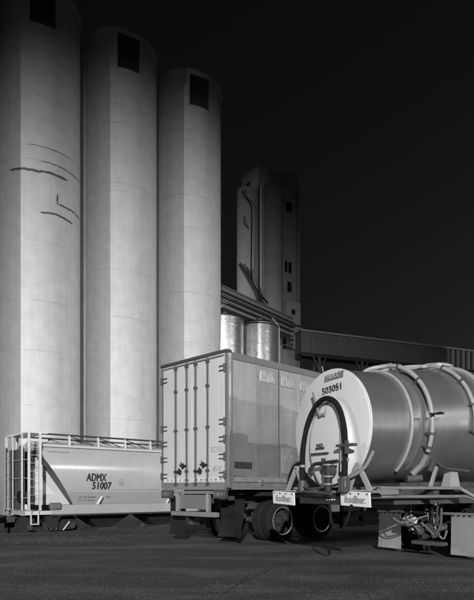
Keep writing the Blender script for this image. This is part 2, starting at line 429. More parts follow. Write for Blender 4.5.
for nm, px, d in (('cylinder_bin', 271, 96.6), ('cylinder_bin', 248.6, 97.6)):
    c = wl2t @ (Vector(((px - 300) / 569 * d, d, 0)) - Vector((K.x, K.y, 0)))
    MB().lathe([(2.0, 0), (2.0, head_z - .02), (1.9, head_z + .3)], 64, Matrix.Translation((c.x, c.y, 0))).build('cylinder_bin', 'tower_light', t, 30)
    for z in (12, 22, 27, 31, 34.5, 38, 41.5, 45):
        MB().lathe([(2.004, z), (2.03, z + .03), (2.03, z + .1), (2.004, z + .13)], 64, Matrix.Translation((c.x, c.y, 0)), False).build('band', 'old_concrete', t, 60)
def tp(px, py, d):                                               # world point on the tower in its own frame
    return wl2t @ (Vector(((px - 300) / 569 * d, d, 1.19 - (py - 492) / 569 * d)) - K)
MB().tube(bez([tp(242.5, 190, 95), tp(244, 196, 95), tp(249, 202, 95), tp(251.5, 210, 95), tp(251.5, 240, 95), tp(251.5, 275, 95), tp(257, 290, 94.5), tp(268, 303, 94)], 6), .11, 10).build('downpipe', 'black', t)
MB().tube(bez([tp(244, 216, 95.2), tp(244, 222, 95.2), tp(247.5, 228, 95.2)], 6), .08, 8).build('spout_pipe', 'black', t)
MB().tube([tp(259, 186, 94.4), tp(259, 300, 94.4)], .12, 8).build('riser_pipe', 'black', t)
for p, q, w in ((tp(240, 264, 95), tp(262, 303, 94), .5), (tp(247, 268, 94.8), tp(258, 300, 94.2), .35), (tp(262, 303, 93.5), tp(276, 316, 93), .5)):
    MB().bar(p, q, w, w).build('grain_chute', 'dark_steel', t, 0)
for k in range(9): x = k * tl(289) / 8; MB().box(x - .02, x + .02, -.02, .02, top_z + .25, top_z + 1.3).build('railing_post', 'mid_steel', t, 0)
MB().box(-.02, tl(289), -.015, .015, top_z + 1.25, top_z + 1.29).build('railing', 'mid_steel', t, 0)
m = MB()
for x in (tl(298), tl(299.6)): m.box(x - .03, x + .03, .45, .5, 8, tz(182, 299))
for k in range(90): m.box(tl(298), tl(299.6), .46, .49, 9 + k * .5, 9.05 + k * .5)
m.build('ladder', 'mid_steel', t, 0)
MB().tube(bez([tp(272, 318, 84), tp(278, 326, 83.5), tp(279, 334, 83.4), tp(279, 380, 83.4)], 6), .14, 8).build('light_downpipe', 'tower_light', t)

# gallery and deck over the bins
def along(px, d): return Vector(((px - 300) / 569 * d, d, 0))
A, B = along(196, 73), along(285, 90); ln = (B - A).length; rz = math.atan2(B.y - A.y, B.x - A.x)
t = thing('bin_deck', 'dark conveyor deck running over the steel bins to the elevator tower', 'conveyor', (A.x, A.y, 0), rz)
MB().box(0, ln, -1.6, 4.0, 25.6, 26.0).build('deck', 'dark_cladding', t)
MB().box(0, ln, -1.4, 1.6, 26.5, 28.3).build('gallery', 'dark_cladding', t)
MB().box(0, ln, -1.6, 1.9, 28.32, 28.5).build('gallery_roof', 'roof_sheet', t)
for z, r in ((26.25, .14), (27.0, .2), (27.6, .1)): MB().tube([(0, -1.75, z), (ln, -1.75, z)], r, 8).build('pipe', 'dark_steel', t)
for k in range(9): MB().box(1 + k * 2.3, 1.18 + k * 2.3, -1.5, -1.3, 26.0, 26.5).build('post', 'dark_steel', t)

# conveyor gallery running off to the right
gd = bdir(67); g0 = along(301.5, 97)
t = thing('conveyor_gallery', 'long dark ribbed conveyor gallery on trestles running right from the tower', 'conveyor', (g0.x, g0.y, TRK), math.atan2(gd.y, gd.x))
zt, zb, L = 28.6 - TRK, 25.1 - TRK, 66
MB().box(0, L, .12, 3.0, zb, zt).build('gallery', 'dark_cladding', t)
MB().box(-.2, L, -.35, 3.4, zt + .002, zt + .22).build('roof', 'roof_sheet', t)
MB().box(-.2, L, -.45, -.36, zt - .05, zt + .24).build('lit_eaves_edge', 'tower_light', t)  # pale strip: light along the roof edge put into the colour
pm = MB().prism([(0, 0)], (0, 0)) if 0 else None
me = MB(); pr = [(0, .1), (.42, .1), (.50, -.12), (.74, -.12), (.82, .1), (1.24, .1)]
for x, y in pr: me.v += [(x, y, 0), (x, y, zt - zb)]
me.f = [(2 * i, 2 * i + 2, 2 * i + 3, 2 * i + 1) for i in range(len(pr) - 1)]
mesh_p = me.mesh('siding_panel', 0)
for k in range(int(L / 1.25)): put('siding_panel', mesh_p, 'dark_cladding' if k % 5 else 'roof_sheet', t, (k * 1.25, 0, zb)) if k % 5 else put('siding_panel', mesh_p, 'dark_cladding', t, (k * 1.25, -.02, zb))
MB().box(0, L, .2, .5, zb - .6, zb - .01).build('bottom_beam', 'dark_steel', t)
MB().box(0, L, 2.5, 2.8, zb - .6, zb - .01).build('bottom_beam', 'dark_steel', t)
for k in range(8):
    x = 3.5 + k * 8.4; m = MB()
    m.bar((x, .35, zb - .6), (x, -1.2, 0), .35).bar((x, 2.65, zb - .6), (x, 4.2, 0), .35)
    for z in (zb - 3, zb - 8, zb - 13): m.bar((x, .2, z), (x, 2.9, z), .2)
    m.bar((x - 1.2, .3, zb - .6), (x, .1, zb - 3), .18).bar((x + 1.2, .3, zb - .6), (x, .1, zb - 3), .18)
    m.build('trestle', 'mid_steel', t, 0)
# low dark shed with posts under the tower
s = along(283, 92)
t = thing('loading_shed', 'dark open loading shed below the elevator tower', 'shed', (s.x, s.y, TRK), R(90 - 60))
MB().box(0, 24, 0, 7, 20.2, 21.4).build('roof', 'dark_cladding', t, 0)
for k in range(8): MB().box(.2 + k * 3.2, .5 + k * 3.2, .1, .4, 0, 20.2).build('post', 'mid_steel', t, 0)
MB().box(0, 24, 5.5, 5.7, 0, 20.1).build('back_wall', 'dark_cladding', t, 0)

# ------------------------------------------------------------------ railway track and hopper cars
RB = 47.0; rd = bdir(RB); rrot = R(90 - RB); car0 = Vector((-10.76, 22.6, TRK))
lat = Vector((-rd.y, rd.x, 0)); ctr0 = car0 + lat * 1.5
t = struct(bpy.data.objects.new('railway_track', None)); col.objects.link(t); t.location = ctr0; t.rotation_euler = (0, 0, rrot)
m = MB(); m.prism([(-60, .0), (80, .0), (80, .04), (-60, .04)], (-1.9, 1.9)); m.build('ballast_bed', 'ballast', t, 0, (0, 0, .003))
for y in (-.75, .75): MB().prism([(-60, .12), (80, .12), (80, .27), (-60, .27)], (y - .035, y + .035)).build('rail', 'mid_steel', t, 0, (0, 0, -.02))
sl = MB().box(-.12, .12, -1.3, 1.3, .02, .105).mesh('sleeper', 0)
for k in range(110): put('sleeper', sl, 'timber', t, (-30 + k * .6, 0, 0))
RZ = .25                                                         # top of rail above the yard level
def wheel_mesh(r, w):
    return MB().lathe([(.05, -w / 2), (r * .55, -w / 2 + .02), (r * .8, -w / 2), (r, -w / 2), (r, w / 2), (r + .03, w / 2 + .005), (r + .03, w / 2 + .03), (r * .5, w / 2 + .02)], 28, Matrix.Rotation(R(90), 4, 'X')).mesh('wheel')
def hopper_car(label):
    t = thing('hopper_car', label, 'railcar', ctr0, rrot, 'white hopper railcars on the track')
    Lc = 15.6
    z = lambda a: a - TRK                                        # heights given above the lot
    # curved side profile (y, z), right side bottom -> top -> left
    half = [(1.10, .64), (1.20, .80), (1.325, 1.03), (1.44, 1.30), (1.53, 1.60), (1.575, 1.88), (1.585, 2.10), (1.57, 2.32), (1.52, 2.54), (1.44, 2.74), (1.31, 2.93), (1.14, 3.08), (.85, 3.22), (.45, 3.32)]
    prof = [(-y, q) for y, q in half] + [(0, 3.35)] + [(y, q) for y, q in reversed(half)]
    def x0(q): return max(.52, 1.9 - (q - .64) * (1.9 - .52) / (2.62 - .64))
    m = MB(); k = len(prof)
    for f in (0, 1):
        for y, q in prof: m.v.append((x0(q) if f == 0 else Lc - x0(q), y, z(q)))
    m.f = [(i, i + k, i + k + 1, i + 1) for i in range(k - 1)]
    m.f = [tuple(reversed(q)) for q in m.f]
    m.f += [(i, k - 1 - i, k + 0 * i - 2 - i, i + 1) for i in range(k // 2 - 1)]
    body = m.build('body', 'car_paint', t, 35)
    # underside end sheets (planar slopes)
    for e in (0, 1):
        m = MB(); fx = (lambda x: x) if e == 0 else (lambda x: Lc - x)
        lo = [(y, q) for y, q in half if q <= 2.62] + [(1.49, 2.62)]
        for y, q in lo: m.v += [(fx(x0(q) - .012), -y + .01, z(q)), (fx(x0(q) - .012), y - .01, z(q))]
        m.f = [(2 * i, 2 * i + 1, 2 * i + 3, 2 * i + 2) for i in range(len(lo) - 1)]
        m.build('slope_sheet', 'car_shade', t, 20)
        m = MB(); m.prism([(fx(.36), z(2.62)), (fx(.36), z(.66)), (fx(1.86), z(.66)), (fx(.51), z(2.6))], (-.86, -.83)); m.build('end_plate', 'white_paint', t, 0)
        m = MB(); m.prism([(fx(.36), z(2.62)), (fx(.36), z(.66)), (fx(1.86), z(.66)), (fx(.51), z(2.6))], (.83, .86)); m.build('end_plate', 'white_paint', t, 0)
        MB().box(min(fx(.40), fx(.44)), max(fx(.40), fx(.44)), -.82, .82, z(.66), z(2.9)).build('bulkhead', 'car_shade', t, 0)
        MB().box(min(fx(.10), fx(.13)), max(fx(.10), fx(.13)), -.55, 1.42, z(.45), z(2.98)).build('end_sheet', 'car_shade', t, 0)  # fills the shaded car end, darkness painted in
        MB().box(min(fx(.06), fx(.095)), max(fx(.06), fx(.095)), -.5, -.02, z(1.05), z(3.1)).build('brake_panel', 'mid_steel', t, 0)
        # roof end platform, ladders and hand rails
        MB().box(min(fx(-.02), fx(.75)), max(fx(-.02), fx(.75)), -1.42, 1.42, z(3.56), z(3.61)).build('end_platform', 'white_paint', t)
        for y in (-1.46, 1.46):
            for x in (.0, .43):
                MB().bar((fx(x), y, z(.45)), (fx(x), y, z(3.56)), .085).build('ladder_stile', 'white_paint', t, 0)
            for q in range(9):
                MB().tube([(fx(0), y, z(.75 + .32 * q)), (fx(.43), y, z(.75 + .32 * q))], .009, 6).build('rung', 'white_paint', t)
            MB().bar((fx(.08), y, z(.45)), (fx(.08), y, z(-.12)), .05).bar((fx(.36), y, z(.45)), (fx(.36), y, z(-.12)), .05).bar((fx(.08), y, z(-.1)), (fx(.36), y, z(-.1)), .04).build('stirrup', 'white_paint', t, 0)
        for y in (-.62, .62): MB().bar((fx(.0), y, z(.45)), (fx(.0), y, z(3.56)), .06).build('end_post', 'white_paint', t, 0)
        for q in (.95, 1.75, 2.5): MB().tube([(fx(0), -1.46, z(q)), (fx(0), 1.46, z(q))], .016, 6).build('hand_rail', 'white_paint', t)
        MB().box(min(fx(-.12), fx(.9)), max(fx(-.12), fx(.9)), -1.4, 1.4, z(.27), z(.42)).build('end_sill', 'white_paint', t)
        MB().tube([(fx(-.05), -.35, z(1.0)), (fx(.38), -.35, z(1.0))], .24, 18).build('brake_cylinder', 'black', t)
        MB().box(min(fx(-.75), fx(-.1)), max(fx(-.75), fx(-.1)), -.14, .14, z(-.08), z(.2), None, .03).build('coupler', 'dark_steel', t)
        MB().box(min(fx(.85), fx(1.3)), max(fx(.85), fx(1.3)), -1.46, -1.2, z(.46), z(.75), None, .05).build('valve_box', 'mid_steel', t)
        # bogie
        bo = MB().prism([(fx(.05), z(-.22)), (fx(.35), z(-.05)), (fx(1.65), z(-.05)), (fx(1.95), z(-.22)), (fx(1.9), z(-.36)), (fx(1.45), z(-.42)), (fx(.55), z(-.42)), (fx(.1), z(-.36))], (-1.08, -.98)).build('bogie_frame', 'bogie_iron', t, 0)
        MB().prism([(fx(.05), z(-.22)), (fx(.35), z(-.05)), (fx(1.65), z(-.05)), (fx(1.95), z(-.22)), (fx(1.45), z(-.42)), (fx(.55), z(-.42))], (.98, 1.08)).build('bogie_frame', 'bogie_iron', t, 0)
        MB().box(min(fx(.75), fx(1.25)), max(fx(.75), fx(1.25)), -1.2, 1.2, z(-.3), z(.26)).build('bolster', 'bogie_iron', t, 0)
        for x in (.8, 1.0, 1.2): MB().tube([(fx(x), -1.12, z(-.36)), (fx(x), -1.12, z(-.08))], .07, 10).build('spring', 'dark_steel', t)
        for x in (.15, 1.85):
            for y in (-.76, .76):
                put('wheel', wheel_mesh(.42, .13), 'bogie_iron', t, (fx(x), y, z(TRK + RZ + .42)), (0, 0, 0 if y > 0 else math.pi))
            MB().tube([(fx(x), -1.05, z(TRK + RZ + .42)), (fx(x), 1.05, z(TRK + RZ + .42))], .075, 10).build('axle', 'bogie_iron', t)
            MB().tube([(fx(x), -1.16, z(TRK + RZ + .42)), (fx(x), -1.02, z(TRK + RZ + .42))], .13, 12).build('bearing_box', 'dark_steel', t)
        MB().bar((fx(1.45), -1.17, z(-.40)), (fx(1.72), -1.17, z(-.05)), .05).build('brake_lever', 'white_paint', t, 0)
    for y in (-1, 1):
        MB().box(.9, Lc - .9, y * 1.30 - .06, y * 1.30 + .06, z(.27), z(.655)).build('side_sill', 'car_paint', t, 0)
        MB().box(.9, Lc - .9, y * 1.30 - .1, y * 1.30 + .1, z(.20), z(.268)).build('sill_flange', 'dark_steel', t, 0)
        MB().tube([(.45, y * 1.26, z(3.1)), (Lc - .45, y * 1.26, z(3.1))], .055, 8).build('roof_rail', 'white_paint', t)
        for i in range(12):
            x = 1.70 + 1.25 * i
            if x < Lc - 1:
                MB().bar((x, y * 1.24, z(3.05)), (x, y * 1.16, z(3.57)), .075).build('walkway_post', 'white_paint', t, 0)
                MB().bar((x + .05, y * 1.14, z(3.55)), (x + 1.15, y * .9, z(3.24)), .035).build('walkway_brace', 'dark_steel', t, 0)
        MB().box(.76, Lc - .76, min(y * .82, y * 1.24), max(y * .82, y * 1.24), z(3.572), z(3.61)).build('walkway', 'dark_steel', t, 0)
        MB().box(1.7, Lc - 1.7, y * 1.405 - .012, y * 1.405 + .012, z(1.205), z(1.225)).build('seam', 'white_paint', t, 0)
    for i in range(4):                                           # discharge gates
        xc = 3.6 + i * 2.8
        m = MB(); m.add([(xc + a * 1.3, b * 1.0, z(.4)) for a, b in ((-1, -1), (1, -1), (1, 1), (-1, 1))] + [(xc + a * .35, b * .4, z(-.38)) for a, b in ((-1, -1), (1, -1), (1, 1), (-1, 1))],
                        [(0, 1, 5, 4), (1, 2, 6, 5), (2, 3, 7, 6), (3, 0, 4, 7), (7, 6, 5, 4)])
        g = m.build('discharge_hopper', 'bogie_iron', t, 0)
        MB().box(xc - .45, xc + .45, -.75, .75, z(-.52), z(-.385)).build('gate', 'dark_steel', g, 0)
    for x in (2.85, 6.2):                                        # diagonal steps low on the side
        MB().bar((x, -1.34, z(.66)), (x + .18, -1.42, z(1.0)), .03, .09).build('side_step', 'white_paint', t, 0)
    ux = Vector((1, 0, 0))
    def side(zz):                                                # point and up direction on the curved side
        for (y0, q0), (y1, q1) in zip(half[:-1], half[1:]):
            if q0 <= zz <= q1: k = (zz - q0) / (q1 - q0); return -(y0 + (y1 - y0) * k), Vector((0, -(y1 - y0), q1 - q0))
    for s, x, zz, sz, wd in (('ADMX', 2.72, 1.80, .46, .86), ('51007', 2.98, 1.45, .44, .83)):
        y, up = side(zz); text(s, sz, 'ink', t, (x, y - .016, z(zz)), ux, up, bold=.014, width=wd)
    for s, x, zz, sz, wd in (('LD LMT 203800', 2.42, .97, .13, .75), ('LT WT 59200', 2.40, .83, .13, .72), ('NEW', 3.35, .97, .13, .22)):
        y, up = side(zz); text(s, sz, 'ink_faint', t, (x, y - .02, z(zz)), ux, up, width=wd)
    y, up = side(1.62)
    lb = MB(); up = up.normalized()
    for (a, b, w, h) in ((-.11, 0, .02, .24), (.11, 0, .02, .24), (0, -.12, .24, .02), (0, .12, .24, .02), (0, -.03, .1, .1)):
        c = Vector((3.86 + a, y - .012, z(1.62))) + up * b; nn = ux.cross(up)
        lb.add([c + ux * i * w / 2 + up * j * h / 2 + nn * .002 for i, j in ((-1, -1), (1, -1), (1, 1), (-1, 1))], [(0, 1, 2, 3)])
    lb.build('small_emblem', 'ink_faint', t, 0)
    y, up = side(2.8)
    MB().box(.75, 1.6, y - .02, y - .005, z(2.83), z(2.86)).build('stencil_strip', 'ink_faint', t, 0)
    return t
hc = hopper_car('white hopper railcar marked ADMX 51007, behind the box trailer')
for k, lab in ((-1, 'white hopper railcar outside the picture, coupled left of the lettered one'), (1, 'farther hopper railcar glimpsed under the trailers, coupled right of the lettered one')):
    c = copy_tree(hc); c.location = ctr0 + rd * 16.9 * k; c['label'] = lab

# ------------------------------------------------------------------ truck wheel (tyre > rim, hub)
def tyre_mesh(r=.5, w=.27):
    h = w / 2
    return MB().lathe([(r * .58, -h * .8), (r * .66, -h), (r * .84, -h * 1.02), (r * .955, -h * .86), (r, -h * .62), (r, -h * .3), (r * .985, -h * .28), (r * .985, -h * .2), (r, -h * .18), (r, h * .18), (r * .985, h * .2), (r * .985, h * .28), (r, h * .3), (r, h * .62), (r * .955, h * .86), (r * .84, h * 1.02), (r * .66, h), (r * .58, h * .8)], 44, Matrix.Rotation(R(90), 4, 'X'), False).mesh('tyre', 30)
def rim_mesh(r=.5, w=.27):
    h = w / 2; M = Matrix.Rotation(R(90), 4, 'X')
    m = MB().lathe([(r * .60, h * .98), (r * .645, h * 1.02), (r * .63, h * .8), (r * .575, h * .72), (r * .56, -h * .1), (r * .40, -h * .25), (r * .22, -h * .25), (r * .22, h * .25), (r * .13, h * .32), (r * .12, h * .5)], 40, M, False)
    m.lathe([(.001, h * .5), (r * .12, h * .5)], 40, M, False)
    return m.mesh('rim', 30)
def nut_mesh():
    m = MB()
    for k in range(10):
        a = 2 * math.pi * k / 10; x, zz = .16 * math.cos(a), .16 * math.sin(a)
        m.tube([(x, .0, zz), (x, -.055, zz)], .02, 6)
    return m.mesh('wheel_nuts')
LIP = MB().lathe([(.308, -.125), (.318, -.150), (.338, -.152), (.345, -.12)], 48, Matrix.Rotation(R(90), 4, 'X') @ Matrix.Scale(-1, 4, (0, 0, 1)), False).mesh('rim_lip', 30)
TY, RI, NU = tyre_mesh(), rim_mesh(), nut_mesh()
def add_wheel(parent, x, y, z, side):                            # side -1: outer face toward -y
    w = put('wheel', TY, 'rubber', parent, (x, y, z), (0, random.random() * 3, 0 if side < 0 else math.pi))
    r = put('rim', RI, 'bogie_iron', w)
    put('rim_lip', LIP, 'galvanised', w)  # bright lip: light caught on the rim edge painted in
    nn = put('wheel_nuts', NU, 'dark_steel', w, (0, .03, 0)); nn['kind'] = 'stuff'
    return w

# ------------------------------------------------------------------ box trailer
C = Vector((-1.587, 12.37, 0)); fx_ = Vector((.674, .7386, 0)).normalized(); lf = Vector((-fx_.y, fx_.x, 0))
HW = 1.2165
bt = thing('box_trailer', 'boxy semi trailer with pale rear doors and riveted metal side', 'trailer', C + lf * HW, math.atan2(fx_.y, fx_.x))
LT, Z0, Z1 = 12.2, 1.30, 4.25
MB().box(.08, LT, -HW + .03, HW - .03, Z0 + .12, Z1 - .05).build('box_core', 'alloy', bt, 0)
MB().box(.0, LT + .02, -HW - .012, -HW + .05, Z1 - .14, Z1 + .01).box(.0, LT + .02, HW - .05, HW + .012, Z1 - .14, Z1 + .01).build('top_rail', 'sign_grey', bt, 0)
MB().add([(0.02, -HW + .05, Z1 - .01), (LT, -HW + .05, Z1 - .01), (LT, 0, Z1 + .03), (.02, 0, Z1 + .03), (LT, HW - .05, Z1 - .01), (.02, HW - .05, Z1 - .01)], [(0, 1, 2, 3), (3, 2, 4, 5)]).build('roof', 'alloy', bt, 0)
for s in (-1, 1):
    MB().box(.14, LT, min(s * HW, s * (HW + .018)), max(s * HW, s * (HW + .018)), Z0 + .0, Z0 + .10).build('bottom_rail', 'alloy', bt, 0)
    MB().box(.14, LT, min(s * (HW - .03), s * (HW + .05)), max(s * (HW - .03), s * (HW + .05)), Z0 - .055, Z0 - .003).build('rail_lip', 'mid_steel', bt, 0)
# side sheets, one object per sheet, every second joint lapped
pw = .715
sheet = MB().box(0, pw - .006, -.006, .006, 0, Z1 - .145 - Z0 - .102).mesh('side_panel', 0)
sheet_b, sheet_c = sheet.copy(), sheet.copy()
i = 0
g = random.Random(5)
while .16 + i * pw < LT - .3:
    for s in (-1, 1):
        put('side_panel', (sheet if i % 3 == 0 else sheet_b if i % 3 == 1 else sheet_c), ('alloy', 'alloy_dull', 'alloy_bright')[i % 3], bt, (.16 + i * pw, s * (HW - .016 + (.008 if i % 2 else 0)) , Z0 + .102), (0, 0, g.uniform(-.004, .004)))
    i += 1
rv = MB().lathe([(.013, 0), (.010, .006), (.003, .009)], 6, Matrix.Rotation(R(90), 4, 'X'))
def rivets(xs, zs, y):
    m = MB()
    for x in xs:
        for q in zs:
            k = len(m.v); m.v += [(a + x, b + y, c + q) for a, b, c in rv.v]; m.f += [tuple(j + k for j in f) for f in rv.f]
    return m
xs = []
for k in range(1, 17): xs += [.16 + k * pw - .035, .16 + k * pw + .035]
o = rivets(xs, [Z0 + .2 + .098 * k for k in range(27)], -HW + .0025 - .006).build('side_rivets', 'scuffed_alloy', bt); o['kind'] = 'stuff'
o = rivets([.2 + .11 * k for k in range(108)], [Z0 + .05, Z1 - .10], -HW - .016).build('rail_rivets', 'mid_steel', bt); o['kind'] = 'stuff'
MB().box(1.595, 1.612, -HW - .012, -HW + .0, Z0 + .105, Z1 - .142).build('lap_joint', 'dark_steel', bt, 0)
# patches, placard and lower guard strips on the side
def crumpled(w, h, nx=16, ny=8, amp=.006, seed=1):
    g = random.Random(seed); m = MB(); hh = [[g.uniform(0, amp) if 0 < a < nx and 0 < b < ny else 0 for a in range(nx + 1)] for b in range(ny + 1)]
    for b in range(ny + 1):
        for a in range(nx + 1): m.v.append((w * a / nx, -.005 - hh[b][a], h * b / ny))
    m.f = [(b * (nx + 1) + a, b * (nx + 1) + a + 1, (b + 1) * (nx + 1) + a + 1, (b + 1) * (nx + 1) + a) for b in range(ny) for a in range(nx)]
    return m
for k, (x, w, q, h) in enumerate(((.96, .52, 3.74, .27), (1.66, .50, 3.72, .28), (2.33, .56, 3.70, .26), (3.05, .5, 3.72, .27))):
    crumpled(w, h, seed=k).build('repair_patch', 'scuffed_alloy', bt, 40, (x, -HW - .006, q))
crumpled(.42, .62, 12, 14, .02, 9).build('dented_patch', 'scuffed_alloy', bt, 40, (1.68, -HW - .004, 1.62))
MB().box(.2, .72, -HW - .016, -HW - .008, 1.72, 1.86).build('placard', 'ink', bt, 0)
text('53-2016', .07, 'ink', bt, (.42, -HW - .014, 1.52), (1, 0, 0), (0, 0, 1), width=.3)
MB().box(.2, .24, -HW - .016, -HW - .008, 1.49, 1.56).build('marker_stud', 'ink', bt, 0)
for a, b in ((.18, .98), (1.02, 1.9), (1.94, 2.8), (2.84, 3.7)): MB().box(a, b, -HW - .026, -HW - .0185, Z0 + .115, Z0 + .225).build('guard_strip', 'scuffed_alloy', bt, 0)
MB().box(.98, 1.03, -HW - .07, -HW - .02, Z0 + .05, Z0 + .17).build('side_marker_lamp', 'lens', bt)
MB().box(3.0, 12.0, -HW - .014, -HW - .011, 2.62, 2.66).build('rub_strip', 'mid_steel', bt, 0)
# rear frame, doors
for s in (-1, 1):
    MB().box(-.015, .15, min(s * (HW - .06), s * (HW + .022)), max(s * (HW - .06), s * (HW + .022)), Z0 - .02, Z1 - .02).build('corner_post', 'sign_grey', bt, 0)
MB().box(.03, .09, -HW - .034, -HW - .024, Z0 + .02, Z1 - .03).build('corner_trim', 'galvanised', bt, 0)
MB().box(-.05, .12, -HW - .03, HW + .03, Z1 - .017, Z1 + .05, None, .012).build('rear_header', 'dark_steel', bt)
MB().box(-.03, .12, -HW + .06, HW - .06, Z0 - .06, Z0 + .095).build('rear_sill', 'mid_steel', bt, 0)
rod_a = {1: (.57, .747), -1: (.251, .43)}
for s in (-1, 1):
    y0, y1 = (.004, HW - .064) if s > 0 else (-HW + .064, -.004)
    d = MB().box(-.02, .04, y0, y1, Z0 + .1, Z1 - .022, None, .008).build('door', 'door_paint', bt)
    for q in (3.9, 2.73, 2.35, 1.97, 1.57):
        ys = s * (HW - .03)
        h = MB().box(-.045, -.016, min(ys, ys - s * .20), max(ys, ys - s * .20), q - .06, q - .035).box(-.045, -.016, min(ys, ys - s * .20), max(ys, ys - s * .20), q + .035, q + .06)
        h.tube([(-.05, ys, q - .085), (-.05, ys, q + .085)], .026, 10).build('hinge', 'dark_steel', d)
    for a in rod_a[s]:
        y = -HW + a * 2 * HW
        rod = MB().tube([(-.055, y, Z0 + .03), (-.055, y, Z1 - .03)],   .021, 10)
        for q in (Z0 + .05, Z0 + .35, 2.62, 3.55, Z1 - .16): rod.box(-.085, -.018, y - .034, y + .034, q, q + .05)
        rod.build('lock_rod', 'dark_steel', d)
    ya, yb = [-HW + a * 2 * HW for a in rod_a[s]]
    for y, q, sg in ((ya, 1.80, 1), (yb, 1.66, -1)):
        MB().bar((-.075, y - sg * .03, q), (-.075, y + sg * .24, q + .02), .025, .035).box(-.07, -.02, y + sg * .16 - .022, y + sg * .16 + .022, q - .06, q + .06).bar((-.08, y + sg * .12, q - .03), (-.08, y + sg * .18, q + .09), .02).build('door_handle', 'black', d, 0)
    MB().box(-.028, -.0205, y0 + .04, y1 - .04, Z0 + .13, Z0 + .21).build('reflective_strip', 'sign_white', d, 0)
    for k in range(6):
        yy = y0 + .07 + k * .17; MB().box(-.031, -.0285, yy, yy + g.uniform(.05, .12), Z0 + .145, Z0 + .195).build('strip_mark', 'ink_faint', d, 0)
    MB().box(-.06, -.02, y0, y1, Z1 - .085, Z1 - .055).build('door_gasket', 'ink_faint', d, 0)
drd = [c for c in bt.children if c.name.startswith('door')][-1]
for s, q, w in (('DC1013', 2.13, .40), ('4518', 1.70, .30)):
    text(s, .17, 'ink_faint', bt, (-.023, -.90, q), (0, -1, 0), (0, 0, 1), width=w)
for s in (-1, 1):
    c = s * 1.0
    b = MB().box(-.06, .05, c - .2, c + .2, Z0 - .26, Z0 - .065, None, .01).build('tail_light_box', 'dark_steel', bt)
    for k in (-.12, 0, .12): MB().tube([(-.075, c + k, Z0 - .16), (-.055, c + k, Z0 - .16)], .052, 14).build('tail_light', 'lens' if k else 'sign_grey', b)
ub = MB().box(-.08, -.02, -.82, .62, Z0 - .15, Z0 - .085).build('bumper_top_bar', 'mid_steel', bt)
for y in (-.62, .52): MB().box(-.07, .0, y - .05, y + .05, Z0 - .56, Z0 - .152).build('bumper_upright', 'alloy', bt, 0)
MB().box(-.09, .02, -.95, .74, Z0 - .67, Z0 - .562, None, .01).build('bumper_bar', 'mid_steel', bt)
MB().box(-.02, -.005, -.56, .46, Z0 - .5, Z0 - .17).build('number_board', 'sign_grey', bt, 0)
MB().box(-.03, -.022, -.12, .2, Z0 - .42, Z0 - .26).build('number_plate', 'sign_grey', bt, 0)
# running gear
for y in (-.45, .45): MB().box(.12, LT - .5, y - .05, y + .05, .93, Z0 - .06).build('frame_rail', 'dark_steel', bt, 0)
for x in range(1, 24): MB().box(x * .5, x * .5 + .05, -HW + .05, HW - .05, Z0 - .052, Z0 - .0).build('cross_member', 'dark_steel', bt, 0)
for x in (1.75, 3.2):
    MB().tube([(x, -1.1, .5), (x, 1.1, .5)], .07, 12).build('axle', 'dark_steel', bt)
    MB().box(x - .18, x + .18, -.62, -.3, .42, .93).box(x - .18, x + .18, .3, .62, .42, .93).build('suspension', 'dark_steel', bt, 0)
    for y, s in ((-1.07, -1), (-.75, 1), (.75, -1), (1.07, 1)): add_wheel(bt, x, y, .5, s)
MB().box(1.1, 3.9, -HW + .1, -.55, Z0 - .2, Z0 - .06).build('wheel_guard', 'black', bt, 0)
MB().box(1.25, 3.7, -.58, -.5, .78, .92).box(1.25, 3.7, .5, .58, .78, .92).build('slider_box', 'dark_steel', bt, 0)
def flap(y0, y1, x, ztop, zbot, curl, seed, nm='mud_flap', m_='rubber', parent=bt, lean=0.0):
    g = random.Random(seed); nx, nz = 8, 14; m = MB(); ph = g.uniform(0, 6)
    for layer in (0, 1):
        for b in range(nz + 1):
            for a in range(nx + 1):
                u, v = a / nx, b / nz
                m.v.append((x + lean * v - curl * v * v * (.6 + .5 * math.sin(3.2 * u + ph + 1.5 * v)) + layer * .012, y0 + (y1 - y0) * u, ztop + (zbot - ztop) * v))
    k = (nx + 1) * (nz + 1); W = nx + 1
    for b in range(nz):
        for a in range(nx):
            i = b * W + a; m.f.append((i, i + W, i + W + 1, i + 1)); j = i + k; m.f.append((j, j + 1, j + W + 1, j + W))
    edge = [a for a in range(nx + 1)] + [b * W + nx for b in range(1, nz + 1)] + [nz * W + a for a in range(nx - 1, -1, -1)] + [b * W for b in range(nz - 1, 0, -1)]
    for i in range(len(edge)): p, q = edge[i], edge[(i + 1) % len(edge)]; m.f.append((p, q, q + k, p + k))
    return m.build(nm, m_, parent, 60)
flap(.58, 1.2, .22, Z0 - .27, .14, .03, 3)
flap(-1.28, -.42, .45, Z0 - .27, .16, .34, 8, lean=.1)
for s in (-1, 1): MB().box(.17, .23, min(s * .45, s * 1.2), max(s * .45, s * 1.2), Z0 - .29, Z0 - .2).build('flap_bracket', 'dark_steel', bt, 0)
for y in (-.7, .7):
    MB().box(9.6, 9.75, y - .08, y + .08, .25, Z0).box(9.5, 9.85, y - .15, y + .15, .0, .03).build('landing_leg', 'mid_steel', bt, 0)

for zz in (.24, .52): MB().box(4.15, 6.3, -HW + .06, -HW + .16, zz, zz + .12).build('rack_beam', 'dark_steel', bt, 0)
for x in (4.25, 5.2, 6.15): MB().box(x, x + .08, -HW + .17, -HW + .25, .2, Z0 - .06).build('rack_hanger', 'dark_steel', bt, 0)
MB().box(4.3, 6.1, -HW + .26, -.3, .3, .62).build('spare_carrier', 'sign_grey', bt, 0)

